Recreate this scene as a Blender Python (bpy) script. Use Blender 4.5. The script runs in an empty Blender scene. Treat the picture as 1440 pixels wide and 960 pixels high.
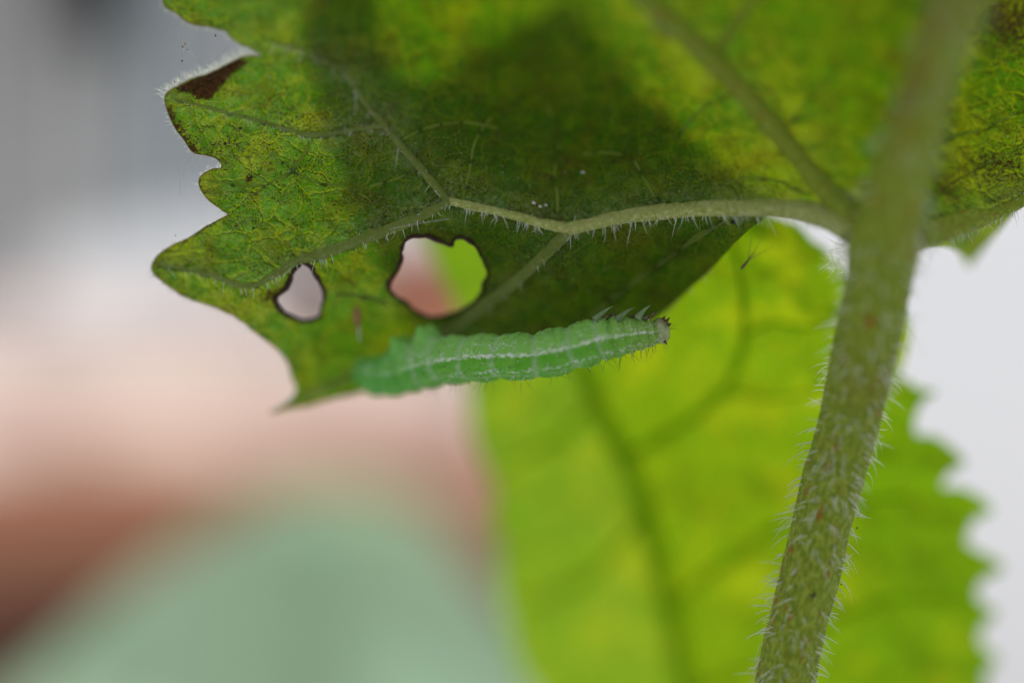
import bpy, math, random
import numpy as np
from mathutils import Vector, Matrix
from mathutils.geometry import delaunay_2d_cdt

rng = np.random.default_rng(7)
random.seed(7)
scene = bpy.context.scene
col = scene.collection

# ------------------------------------------------------------------ camera
FOCUS = 180.0                 # mm to the plane of sharpness
WIDTH = 64.8                  # mm across the picture there (100 mm lens, 36 mm sensor)
PITCH = math.radians(9.0)     # the lens looks slightly up at the underside of the leaf
cam_d = bpy.data.cameras.new("camera")
cam_d.lens = 100.0
cam_d.sensor_width = 36.0
cam_d.sensor_fit = 'HORIZONTAL'
cam_d.clip_start = 0.005
cam_d.clip_end = 50.0
cam_d.dof.use_dof = True
cam_d.dof.focus_distance = FOCUS * 0.001
cam_d.dof.aperture_fstop = 4.0
cam = bpy.data.objects.new("camera", cam_d)
col.objects.link(cam)
R3 = np.array([[1, 0, 0],
               [0, math.cos(PITCH), -math.sin(PITCH)],
               [0, math.sin(PITCH), math.cos(PITCH)]])
CAM = R3 @ np.array([0, -FOCUS, 0]) * 0.001
cam.location = CAM
cam.rotation_euler = (math.radians(90) + PITCH, 0, 0)
scene.camera = cam

# ------------------------------------------------------------------ sky, sun, exposure
SUN = np.array([0.20, 0.50, 0.84]); SUN /= np.linalg.norm(SUN)
SUN_EL = math.asin(SUN[2]); SUN_AZ = math.atan2(SUN[0], SUN[1])
world = bpy.data.worlds.new("World"); scene.world = world
world.use_nodes = True
wn = world.node_tree.nodes; wl = world.node_tree.links
wn.clear()
w_out = wn.new("ShaderNodeOutputWorld"); w_bg = wn.new("ShaderNodeBackground")
w_sky = wn.new("ShaderNodeTexSky"); w_hs = wn.new("ShaderNodeHueSaturation")
w_sky.sky_type = 'NISHITA'; w_sky.sun_disc = False
w_sky.sun_elevation = SUN_EL; w_sky.sun_rotation = SUN_AZ
w_sky.air_density = 1.0; w_sky.dust_density = 3.0; w_sky.ozone_density = 1.0
w_hs.inputs['Saturation'].default_value = 0.16     # thin white overcast
w_mix = wn.new("ShaderNodeMix"); w_mix.data_type = 'RGBA'
w_mix.inputs[0].default_value = 0.70                # even cloud veil over the whole sky
w_mix.inputs[7].default_value = (7.6, 7.6, 7.9, 1)
w_bg.inputs['Strength'].default_value = 0.10
wl.new(w_sky.outputs[0], w_hs.inputs['Color'])
wl.new(w_hs.outputs[0], w_mix.inputs[6])
wl.new(w_mix.outputs[2], w_bg.inputs['Color'])
wl.new(w_bg.outputs[0], w_out.inputs['Surface'])
sun_d = bpy.data.lights.new("sun", 'SUN')
sun_d.energy = 3.6; sun_d.angle = math.radians(9); sun_d.color = (1.0, 0.96, 0.88)
sun = bpy.data.objects.new("sun", sun_d); col.objects.link(sun)
sun.rotation_euler = Vector(-SUN).to_track_quat('-Z', 'Y').to_euler()
scene.view_settings.view_transform = 'Standard'
scene.view_settings.look = 'None'
scene.view_settings.exposure = 0.0
scene.view_settings.gamma = 1.0
scene.view_settings.use_curve_mapping = False
scene.render.engine = 'CYCLES'
scene.cycles.use_denoising = True
scene.cycles.max_bounces = 10
scene.cycles.transmission_bounces = 8
scene.cycles.diffuse_bounces = 5


# ------------------------------------------------------------------ helpers: placing
def P(u, v, d):
    """photo column, row and millimetres behind the plane of focus -> metres in the world"""
    u = np.asarray(u, float); v = np.asarray(v, float); d = np.asarray(d, float)
    u, v, d = np.broadcast_arrays(u, v, d)
    k = WIDTH / 1440.0 * (FOCUS + d) / FOCUS
    loc = np.stack([(u - 720) * k, FOCUS + d, (480 - v) * k], -1)
    return loc @ R3.T * 0.001 + CAM


def pxm(d):
    """metres that one photo pixel covers at depth d"""
    return WIDTH / 1440.0 * (FOCUS + np.asarray(d, float)) / FOCUS * 0.001


CAMR = R3 @ np.array([1., 0, 0])      # image right, back, up in the world
CAMB = R3 @ np.array([0, 1., 0])
CAMU = R3 @ np.array([0, 0, 1.])


def catmull(pts, step=4.0, closed=False):
    p = np.asarray(pts, float)
    n = len(p)
    out = []
    rngi = range(n if closed else n - 1)
    for i in rngi:
        p0 = p[(i - 1) % n] if closed or i > 0 else p[i]
        p1 = p[i]; p2 = p[(i + 1) % n]
        p3 = p[(i + 2) % n] if closed or i + 2 < n else p2
        m = max(2, int(np.linalg.norm((p2 - p1)[:2]) / step))
        t = np.linspace(0, 1, m, endpoint=False)[:, None]
        out.append(0.5 * (2 * p1 + (p2 - p0) * t + (2 * p0 - 5 * p1 + 4 * p2 - p3) * t ** 2
                          + (3 * p1 - p0 - 3 * p2 + p3) * t ** 3))
    if not closed:
        out.append(p[-1:])
    return np.concatenate(out)


def vnoise(x, y, seed=0):
    """smooth value noise, -1..1"""
    g = np.random.default_rng(seed).uniform(-1, 1, (64, 64))
    xi = np.floor(x).astype(int); yi = np.floor(y).astype(int)
    fx = x - xi; fy = y - yi
    fx = fx * fx * (3 - 2 * fx); fy = fy * fy * (3 - 2 * fy)
    a = g[xi % 64, yi % 64]; b = g[(xi + 1) % 64, yi % 64]
    c = g[xi % 64, (yi + 1) % 64]; e = g[(xi + 1) % 64, (yi + 1) % 64]
    return (a * (1 - fx) + b * fx) * (1 - fy) + (c * (1 - fx) + e * fx) * fy


def fbm(x, y, seed=0, o=3):
    return sum(vnoise(x * 2 ** i, y * 2 ** i, seed + i) / 2 ** i for i in range(o))


def inside(poly, x, y):
    poly = np.asarray(poly)
    r = np.zeros(x.shape, bool)
    x0, y0 = poly[:, 0], poly[:, 1]
    x1, y1 = np.roll(x0, -1), np.roll(y0, -1)
    for a, b, c, d in zip(x0, y0, x1, y1):
        if b == d:
            continue
        hit = ((b > y) != (d > y)) & (x < (c - a) * (y - b) / (d - b) + a)
        r ^= hit
    return r


def dist_line(line, x, y, closed=False):
    """distance of points to a polyline, and the fraction along it"""
    l = np.asarray(line, float)[:, :2]
    if closed:
        l = np.vstack([l, l[:1]])
    best = np.full(x.shape, 1e9); idx = np.zeros(x.shape)
    for i in range(len(l) - 1):
        a = l[i]; ab = l[i + 1] - a
        t = np.clip(((x - a[0]) * ab[0] + (y - a[1]) * ab[1]) / (ab @ ab + 1e-9), 0, 1)
        dd = np.hypot(x - a[0] - t * ab[0], y - a[1] - t * ab[1])
        m = dd < best
        best = np.where(m, dd, best); idx = np.where(m, i + t, idx)
    return best, idx


# ------------------------------------------------------------------ helpers: objects
def mk(name, verts, faces, mat, parent=None, smooth=True, attrs=None):
    me = bpy.data.meshes.new(name)
    me.from_pydata(np.asarray(verts, float).tolist(), [], [list(map(int, f)) for f in faces]
                   if not isinstance(faces, np.ndarray) else faces.tolist())
    if attrs:
        for k, a in attrs.items():
            a = np.asarray(a, np.float32)
            if a.ndim == 2:
                if a.shape[1] == 2:
                    a = np.hstack([a, np.zeros((len(a), 1), np.float32)])
                at = me.attributes.new(k, 'FLOAT_VECTOR', 'POINT'); at.data.foreach_set('vector', a.ravel())
            else:
                at = me.attributes.new(k, 'FLOAT', 'POINT'); at.data.foreach_set('value', a)
    me.materials.append(mat)
    if smooth:
        me.polygons.foreach_set('use_smooth', [True] * len(me.polygons))
    me.update()
    o = bpy.data.objects.new(name, me)
    col.objects.link(o)
    if parent is not None:
        attach(o, parent)
    return o


def attach(o, parent):
    o.parent = parent
    bpy.context.view_layer.update()
    o.matrix_parent_inverse = parent.matrix_world.inverted()


def tag(o, label, cat, group=None, kind=None):
    o['label'] = label
    o['category'] = cat
    if group:
        o['group'] = group
    if kind:
        o['kind'] = kind
    return o


def thing(name, loc, label, cat, group=None):
    o = bpy.data.objects.new(name, None)
    o.empty_display_size = 0.005
    o.location = loc
    col.objects.link(o)
    return tag(o, label, cat, group)


def sweep(pts, rad, sides=12, cap=True, refv=None, rfun=None):
    """tube along pts; angle 0 faces refv. rfun(i_frac, theta) scales the radius"""
    pts = np.asarray(pts, float); rad = np.asarray(rad, float)
    T = np.gradient(pts, axis=0)
    T /= np.linalg.norm(T, axis=1, keepdims=True) + 1e-12
    ref = -CAMB if refv is None else refv
    N1 = ref - (T @ ref)[:, None] * T
    N1 /= np.linalg.norm(N1, axis=1, keepdims=True) + 1e-12
    N2 = np.cross(N1, T)
    th = np.linspace(0, 2 * np.pi, sides, endpoint=False)
    S = np.linspace(0, 1, len(pts))
    k = np.ones((len(pts), sides)) if rfun is None else rfun(S[:, None], th[None, :])
    rr = rad[:, None] * k
    V = pts[:, None, :] + rr[..., None] * (np.cos(th)[None, :, None] * N1[:, None, :] + np.sin(th)[None, :, None] * N2[:, None, :])
    n, m = len(pts), sides
    i = np.arange(n - 1)[:, None]; j = np.arange(m)[None, :]
    a = i * m + j; b = i * m + (j + 1) % m
    F = np.stack([a, b, b + m, a + m], -1).reshape(-1, 4).tolist()
    V = V.reshape(-1, 3)
    sv = np.repeat(S, m); tv = np.tile(th, n)
    if cap:
        V = np.vstack([V, pts[:1], pts[-1:]])
        c0, c1 = n * m, n * m + 1
        for q in range(m):
            F.append([c0, (q + 1) % m, q])
            F.append([c1, (n - 1) * m + q, (n - 1) * m + (q + 1) % m])
        sv = np.concatenate([sv, [0, 1]]); tv = np.concatenate([tv, [0, 0]])
    return V, F, sv, tv, (pts, T, N1, N2)


def hairs(name, root, dirv, length, bend, r0, mat, parent=None, rings=4, sides=3):
    """many thin tapering bristles in one mesh"""
    root = np.asarray(root, float); n = len(root)
    dirv = np.asarray(dirv, float); dirv /= np.linalg.norm(dirv, axis=1, keepdims=True) + 1e-12
    length = np.broadcast_to(np.asarray(length, float), (n,)); r0 = np.broadcast_to(np.asarray(r0, float), (n,))
    bend = np.asarray(bend, float)
    t = np.linspace(0, 1, rings + 1)
    C = root[:, None, :] + length[:, None, None] * (t[None, :, None] * dirv[:, None, :] + (t ** 2)[None, :, None] * bend[:, None, :])
    a = np.cross(dirv, np.array([0.31, 0.77, 0.55])); a /= np.linalg.norm(a, axis=1, keepdims=True) + 1e-12
    b = np.cross(dirv, a)
    th = np.arange(sides) * 2 * np.pi / sides
    ring = np.cos(th)[None, :, None] * a[:, None, :] + np.sin(th)[None, :, None] * b[:, None, :]
    taper = (1 - t[:-1]) ** 0.7 + 0.10
    V = C[:, :-1, None, :] + (r0[:, None] * taper[None, :])[:, :, None, None] * ring[:, None, :, :]
    V = np.concatenate([V.reshape(n, -1, 3), C[:, -1:, :]], 1)
    per = rings * sides + 1
    f = []
    for i in range(rings - 1):
        for j in range(sides):
            p, q = i * sides + j, i * sides + (j + 1) % sides
            f += [[p, q, q + sides], [p, q + sides, p + sides]]
    for j in range(sides):
        f.append([(rings - 1) * sides + j, (rings - 1) * sides + (j + 1) % sides, rings * sides])
    F = (np.array(f)[None] + (np.arange(n) * per)[:, None, None]).reshape(-1, 3)
    o = mk(name, V.reshape(-1, 3), F, mat, parent)
    o['kind'] = 'stuff'
    return o


def sheet(outline, holes, depth, step, border=None):
    """triangulated sheet inside an outline (photo columns and rows)"""
    outline = np.asarray(outline)[:, :2]
    x0, y0 = outline.min(0); x1, y1 = outline.max(0)
    gx, gy = np.meshgrid(np.arange(x0, x1, step), np.arange(y0, y1, step * 0.87))
    gx = gx + (np.arange(gx.shape[0]) % 2)[:, None] * step * 0.5
    gx = gx.ravel() + rng.uniform(-.18, .18, gx.size) * step; gy = gy.ravel() + rng.uniform(-.18, .18, gy.size) * step
    keep = inside(outline, gx, gy)
    for h in holes:
        keep &= ~inside(h, gx, gy)
    gx, gy = gx[keep], gy[keep]
    for l in [outline] + list(holes):
        dd, _ = dist_line(l, gx, gy, True)
        k = dd > step * 0.45
        gx, gy = gx[k], gy[k]
    pts = []; edges = []
    for l in [outline] + list(holes):
        s = len(pts); n = len(l)
        pts += [(float(q[0]), float(q[1])) for q in l]
        edges += [(s + i, s + (i + 1) % n) for i in range(n)]
    pts += list(zip(gx.tolist(), gy.tolist()))
    ov, oe, of, *_ = delaunay_2d_cdt([Vector(q) for q in pts], edges, [], 0, 1e-4)
    V2 = np.array([(q[0], q[1]) for q in ov]); F = np.array([list(q) for q in of])
    c = V2[F].mean(1)
    k = inside(outline, c[:, 0], c[:, 1])
    for h in holes:
        k &= ~inside(h, c[:, 0], c[:, 1])
    F = F[k]
    used = np.unique(F); m = np.full(len(V2), -1); m[used] = np.arange(len(used))
    return V2[used], m[F]


# ------------------------------------------------------------------ helpers: materials
class G:
    def __init__(self, name):
        self.mat = bpy.data.materials.new(name); self.mat.use_nodes = True
        self.t = self.mat.node_tree; self.t.nodes.clear()
        self.out = self.t.nodes.new("ShaderNodeOutputMaterial")

    def put(self, sock, val):
        if isinstance(val, bpy.types.NodeSocket):
            self.t.links.new(val, sock)
        elif isinstance(val, (tuple, list)) and len(val) == 3 and sock.type == 'RGBA':
            sock.default_value = (*val, 1)
        else:
            sock.default_value = val

    def node(self, kind, ins=None, out=0, **props):
        n = self.t.nodes.new(kind)
        for k, v in props.items():
            setattr(n, k, v)
        for k, v in (ins or {}).items():
            self.put(n.inputs[k], v)
        return n.outputs[out]

    def attr(self, name, out='Fac'):
        return self.node("ShaderNodeAttribute", attribute_name=name, out=out)

    def math(self, op, a, b=0.0, clamp=False):
        return self.node("ShaderNodeMath", {0: a, 1: b}, operation=op, use_clamp=clamp)

    def noise(self, vec, scale, detail=3.0, rough=0.55, out=0, dist=0.0):
        return self.node("ShaderNodeTexNoise", {'Vector': vec, 'Scale': scale, 'Detail': detail, 'Roughness': rough, 'Distortion': dist}, out=out)

    def ramp(self, f, a, b, lo=0.0, hi=1.0):
        return self.node("ShaderNodeMapRange", {0: f, 1: a, 2: b, 3: lo, 4: hi}, interpolation_type='SMOOTHSTEP')

    def mix(self, f, a, b, mode='MIX'):
        n = self.t.nodes.new("ShaderNodeMix"); n.data_type = 'RGBA'; n.blend_type = mode
        self.put(n.inputs[0], f); self.put(n.inputs[6], a); self.put(n.inputs[7], b)
        return n.outputs[2]

    def edge(self, vec, scale, lo, hi):
        e = self.node("ShaderNodeTexVoronoi", {'Vector': vec, 'Scale': scale}, feature='DISTANCE_TO_EDGE')
        return self.ramp(e, lo, hi, 1.0, 0.0)

    def warp(self, vec, scale, amt):
        n = self.noise(vec, scale, 2.0, out=1)
        s = self.node("ShaderNodeVectorMath", {0: n, 1: (0.5, 0.5, 0.5)}, operation='SUBTRACT')
        s = self.node("ShaderNodeVectorMath", {0: s, 3: amt}, operation='SCALE')
        return self.node("ShaderNodeVectorMath", {0: vec, 1: s}, operation='ADD')

    def bump(self, h, dist, strength=1.0, normal=None):
        ins = {'Height': h, 'Distance': dist, 'Strength': strength}
        if normal is not None:
            ins['Normal'] = normal
        return self.node("ShaderNodeBump", ins)

    def bsdf(self, **k):
        n = self.t.nodes.new("ShaderNodeBsdfPrincipled")
        for a, b in k.items():
            self.put(n.inputs[a.replace('_', ' ')], b)
        return n.outputs[0]

    def done(self, s):
        self.t.links.new(s, self.out.inputs['Surface'])
        return self.mat


def leaf_material(name, refl, fuzzc, tgreen, tyellow, tmix, net=1.0, speck=1.0, ybias=0.0, gloss=0.10):
    g = G(name)
    uv = g.attr('puv', 'Vector')
    big = g.noise(uv, 1.3, 3.0)
    mid = g.noise(uv, 5.0, 4.0, 0.6)
    fine = g.noise(uv, 38.0, 3.0, 0.65)
    grit = g.noise(uv, 16.0, 4.0, 0.7)
    w = g.warp(uv, 3.0, 0.22)
    l1 = g.edge(w, 2.6, 0.012, 0.055)
    l2 = g.edge(g.warp(uv, 9.0, 0.07), 8.0, 0.02, 0.10)
    fuzz = g.attr('fuzz'); brown = g.attr('brown'); yel = g.attr('yellow')
    # transmitted colour: green cells, yellowing patches, paler veinlets
    yf = g.math('ADD', g.math('ADD', g.ramp(big, 0.49, 0.66), g.math('MULTIPLY', g.ramp(mid, 0.47, 0.60), 0.45)), g.math('ADD', yel, ybias), clamp=True)
    tc = g.mix(yf, tgreen, tyellow)
    tc = g.mix(g.math('MULTIPLY', l1, 0.60 * net), tc, (tyellow[0] * 1.1, tyellow[1] * 1.1, tyellow[2] * 1.5))
    tc = g.mix(g.math('MULTIPLY', l2, 0.45 * net), tc, tyellow)
    tc = g.mix(g.ramp(fine, 0.42, 0.56, 0.55, 0.0), tc, (tgreen[0] * 0.5, tgreen[1] * 0.5, tgreen[2] * 0.5))
    # reflected colour of the downy underside
    rc = g.mix(g.ramp(mid, 0.42, 0.58), refl, (refl[0] * 1.7, refl[1] * 1.35, refl[2] * 0.9))
    rc = g.mix(g.ramp(fine, 0.42, 0.58, 0.5, 0.0), rc, (refl[0] * .45, refl[1] * .45, refl[2] * .45))
    rc = g.mix(g.math('MULTIPLY', l1, 0.75 * net), rc, (refl[0] * 2.6, refl[1] * 2.2, refl[2] * 3))
    rc = g.mix(g.math('MULTIPLY', l2, 0.45 * net), rc, (refl[0] * 1.6, refl[1] * 1.5, refl[2] * 1.5))
    ff = g.math('MULTIPLY', fuzz, g.math('ADD', g.ramp(grit, 0.42, 0.58, 0.05, 1.0), g.math('MULTIPLY', g.ramp(mid, .42, .58), 0.35)), clamp=True)
    rc = g.mix(ff, rc, fuzzc)
    rust = g.math('MULTIPLY', g.ramp(g.noise(uv, 1.9, 4.0, 0.65), 0.50, 0.62), 0.30 * speck)
    rc = g.mix(rust, rc, (0.070, 0.045, 0.008))
    tc = g.mix(rust, tc, (0.21, 0.15, 0.003))
    # brown wear: patches with their own outline and scattered specks
    dots = g.noise(uv, 32.0, 2.0, 0.7)
    sp = g.math('MULTIPLY', g.ramp(dots, 0.545, 0.60), g.ramp(g.noise(uv, 2.2, 3.0, 0.6), 0.43, 0.54), clamp=True)
    sp = g.math('MULTIPLY', sp, speck * 0.95)
    bp = g.ramp(g.math('ADD', brown, g.math('ADD', g.math('MULTIPLY', g.math('SUBTRACT', grit, 0.5), 2.0), g.math('MULTIPLY', g.math('SUBTRACT', fine, 0.5), 1.4))), 0.36, 0.60)
    bp = g.math('MULTIPLY', bp, g.ramp(brown, 0.02, 0.25))
    bf = g.math('MAXIMUM', sp, bp)
    brc = g.mix(g.ramp(g.math('ADD', g.math('MULTIPLY', grit, .6), g.math('MULTIPLY', fine, .4)), 0.46, 0.54), (0.007, 0.004, 0.003), (0.120, 0.060, 0.020))
    rc = g.mix(bf, rc, brc)
    tc = g.mix(bf, tc, (0.025, 0.012, 0.004))
    h = g.math('ADD', g.math('MULTIPLY', l1, 0.7), g.math('ADD', g.math('MULTIPLY', l2, 0.35), g.math('MULTIPLY', fine, 0.35)))
    nb = g.bump(h, 0.00028, 0.8)
    p = g.bsdf(Base_Color=rc, Roughness=0.6, Specular_IOR_Level=gloss, Normal=nb)
    t = g.node("ShaderNodeBsdfTranslucent", {'Color': tc, 'Normal': nb})
    s = g.node("ShaderNodeMixShader", {0: tmix, 1: p, 2: t})
    return g.done(s)


M = {}
M['blade'] = leaf_material('downy_leaf', (0.030, 0.064, 0.003), (0.28, 0.33, 0.18), (0.085, 0.27, 0.001), (0.33, 0.43, 0.003), 0.46)
M['back_blade'] = leaf_material('backlit_leaf', (0.07, 0.13, 0.012), (0.2, 0.25, 0.1), (0.18, 0.39, 0.003), (0.42, 0.545, 0.006), 0.62, net=0.5, speck=0.15, ybias=0.1)
M['top_blade'] = leaf_material('shading_leaf', (0.05, 0.10, 0.02), (0.2, 0.25, 0.1), (0.09, 0.34, 0.003), (0.16, 0.36, 0.006), 0.45)


def vein_material(name, ca, cb, tr, tmix, flecks=0.25):
    g = G(name)
    uv = g.attr('puv', 'Vector')
    n = g.noise(uv, 22.0, 4.0, 0.7); m = g.noise(uv, 4.0, 3.0)
    c = g.mix(g.ramp(n, 0.42, 0.60), ca, cb)
    red = g.math('MULTIPLY', g.ramp(g.noise(uv, 9.0, 3.0, 0.65), 0.555, 0.61), g.ramp(m, 0.49, 0.57), clamp=True)
    c = g.mix(g.math('MULTIPLY', red, flecks), c, (0.26, 0.075, 0.012))
    c = g.mix(g.math('MULTIPLY', g.attr('brown'), g.ramp(m, 0.40, 0.60, 0.4, 1.0)), c, (0.17, 0.095, 0.018))
    nb = g.bump(g.noise(uv, 45.0, 2.0), 0.0001, 0.5)
    p = g.bsdf(Base_Color=c, Roughness=0.5, Specular_IOR_Level=0.15, Normal=nb, Subsurface_Weight=0.25, Subsurface_Radius=(0.6, 1.0, 0.25), Subsurface_Scale=0.0006)
    if tmix <= 0:
        return g.done(p)
    t = g.node("ShaderNodeBsdfTranslucent", {'Color': tr})
    return g.done(g.node("ShaderNodeMixShader", {0: tmix, 1: p, 2: t}))


M['vein'] = vein_material('pale_downy_vein', (0.27, 0.33, 0.060), (0.52, 0.56, 0.24), (0.5, 0.6, 0.08), 0.15)
M['side_vein'] = vein_material('green_downy_vein', (0.14, 0.20, 0.035), (0.29, 0.34, 0.13), (0.70, 0.80, 0.20), 0.45)
M['veinlet'] = vein_material('thin_veinlet', (0.08, 0.14, 0.02), (0.18, 0.24, 0.08), (0.75, 0.85, 0.25), 0.6)
M['back_vein'] = vein_material('backlit_vein', (0.10, 0.16, 0.012), (0.12, 0.18, 0.015), (0.62, 0.80, 0.06), 0.80)
M['stem'] = vein_material('hairy_stem', (0.135, 0.205, 0.008), (0.285, 0.355, 0.040), (0, 0, 0), 0, 0.8)


def simple(name, c, rough=0.5, spec=0.4, sss=0.0, trans=0.0, tcol=None, var=0.25, scale=2000.0):
    g = G(name)
    co = g.node("ShaderNodeTexCoord", out='Object')
    n = g.noise(co, scale, 3.0, 0.6)
    cc = g.mix(g.ramp(n, 0.3, 0.7), tuple(x * (1 - var) for x in c), tuple(min(1, x * (1 + var)) for x in c))
    p = g.bsdf(Base_Color=cc, Roughness=rough, Specular_IOR_Level=spec, Subsurface_Weight=sss, Subsurface_Radius=(1, .8, .6), Subsurface_Scale=0.0005)
    if trans > 0:
        t = g.node("ShaderNodeBsdfTranslucent", {'Color': tcol or c})
        p = g.node("ShaderNodeMixShader", {0: trans, 1: p, 2: t})
    return g.done(p)


M['hair'] = simple('white_hair', (0.86, 0.90, 0.80), 0.30, 0.6, trans=0.35, tcol=(0.92, 0.95, 0.85), var=0.05)
M['dark_hair'] = simple('dark_bristle', (0.10, 0.055, 0.03), 0.4, 0.5)
M['rim'] = simple('chewed_brown_edge', (0.030, 0.014, 0.008), 0.6, 0.3, var=0.6, scale=3000)
M['margin'] = simple('leaf_margin', (0.17, 0.15, 0.04), 0.5, 0.3, trans=0.55, tcol=(0.55, 0.45, 0.06), var=0.5, scale=900)
M['speck'] = simple('black_speck', (0.012, 0.010, 0.009), 0.5, 0.4)
M['silk'] = simple('cobweb_silk', (0.6, 0.6, 0.58), 0.3, 0.6, trans=0.3, var=0.05)
M['seed'] = simple('brown_seed_coat', (0.24, 0.125, 0.055), 0.55, 0.3, var=0.4)
M['egg'] = simple('white_speck', (0.65, 0.65, 0.60), 0.4, 0.5, sss=0.4, var=0.1)

# ------------------------------------------------------------------ leaf layout, in photo columns and rows
OUT = [(120, -380), (170, -200), (205, -80), (228, 0), (245, 18), (270, 33), (300, 40), (318, 43), (326, 53), (338, 62), (352, 70), (367, 79),
       (345, 78), (330, 84), (300, 100), (270, 112), (245, 124), (233, 133), (231, 142), (236, 160), (247, 182), (262, 203), (272, 214), (290, 218), (305, 223), (314, 236),
       (300, 238), (285, 245), (279, 255), (284, 268), (297, 284), (312, 297), (322, 303), (300, 313), (275, 328), (245, 345), (225, 358), (214, 372), (217, 385), (235, 402),
       (262, 418), (290, 428), (310, 435), (335, 447), (355, 463), (378, 480), (395, 496), (405, 513), (410, 530), (417, 547), (410, 560), (396, 570), (380, 579),
       (410, 574), (440, 568), (480, 557), (515, 548), (545, 538), (600, 520), (700, 500), (800, 482), (900, 456), (930, 440), (960, 415), (1000, 378), (1035, 340), (1066, 314), (1088, 303),
       (1130, 303), (1165, 318), (1200, 345), (1240, 350), (1290, 342), (1312, 346), (1338, 350), (1353, 363), (1363, 376), (1385, 350), (1410, 320), (1440, 285), (1500, 235), (1560, 150), (1580, -380)]
HOLE_BIG = [(566, 351), (570.5, 340), (578.5, 334), (590, 332.5), (601, 333), (613, 338), (622, 341.6), (629, 345), (636, 346.7), (637.6, 341), (641.5, 336), (651, 336), (660, 341), (668, 349), (675, 359), (678, 367), (683.5, 379), (683.5, 388), (678, 396), (676.6, 408.5), (670, 419), (660, 428), (645, 436), (629, 441), (615, 445), (601, 444), (588, 438), (576, 430), (569, 423), (558, 416.5), (550, 408.5), (547, 401.6), (550, 393.6), (559, 383), (563.6, 372), (566, 364)]
HOLE_SMALL = [(421.5, 372), (427, 370), (435, 375), (443, 385.6), (450, 398), (455, 408.5), (455, 418), (451, 431), (448, 444), (439, 449), (428, 450), (419, 447), (409, 442), (397.5, 436), (390.6, 427), (388, 419), (393, 413), (402, 406), (408, 395), (413.5, 383)]
CREASE_U = [150, 222, 300, 345, 420, 500, 560, 625, 710, 800, 880, 960, 1110, 1215, 1290, 1340, 1440, 1600]
CREASE_V = [366, 372, 385, 402, 366, 340, 318, 284, 300, 322, 304, 294, 293, 325, 322, 312, 272, 210]


def d_main(u, v):
    """how far the main leaf lies behind the plane of focus, mm"""
    u = np.asarray(u, float); v = np.asarray(v, float)
    e = v - np.interp(u, CREASE_U, CREASE_V)
    d0 = np.interp(u, [150, 230, 420, 625, 800, 960, 1100, 1200, 1290, 1340, 1440, 1600], [1.6, 1.3, 1.4, 0.1, -.3, -.3, -1.5, -3.4, -3.0, -1.2, -.2, .5])
    w = np.interp(u, [150, 300, 450, 700, 1100, 1250, 1350, 1600], [.35, .40, .65, 1, 1, .8, .35, .35])
    up = np.maximum(-e, 0) / 300.0
    dn = np.maximum(e, 0)
    d = d0 - 7.2 * up ** 1.35 * w
    slope = np.interp(u, [150, 400, 600, 1000, 1280, 1300, 1600], [.012, .026, .030, .034, .05, .16, .16])
    d = d + dn * slope
    d = d + 0.55 * fbm(u / 190, v / 190, 3, 2) * np.clip((1300 - u) / 300, 0.3, 1)
    return d


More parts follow.
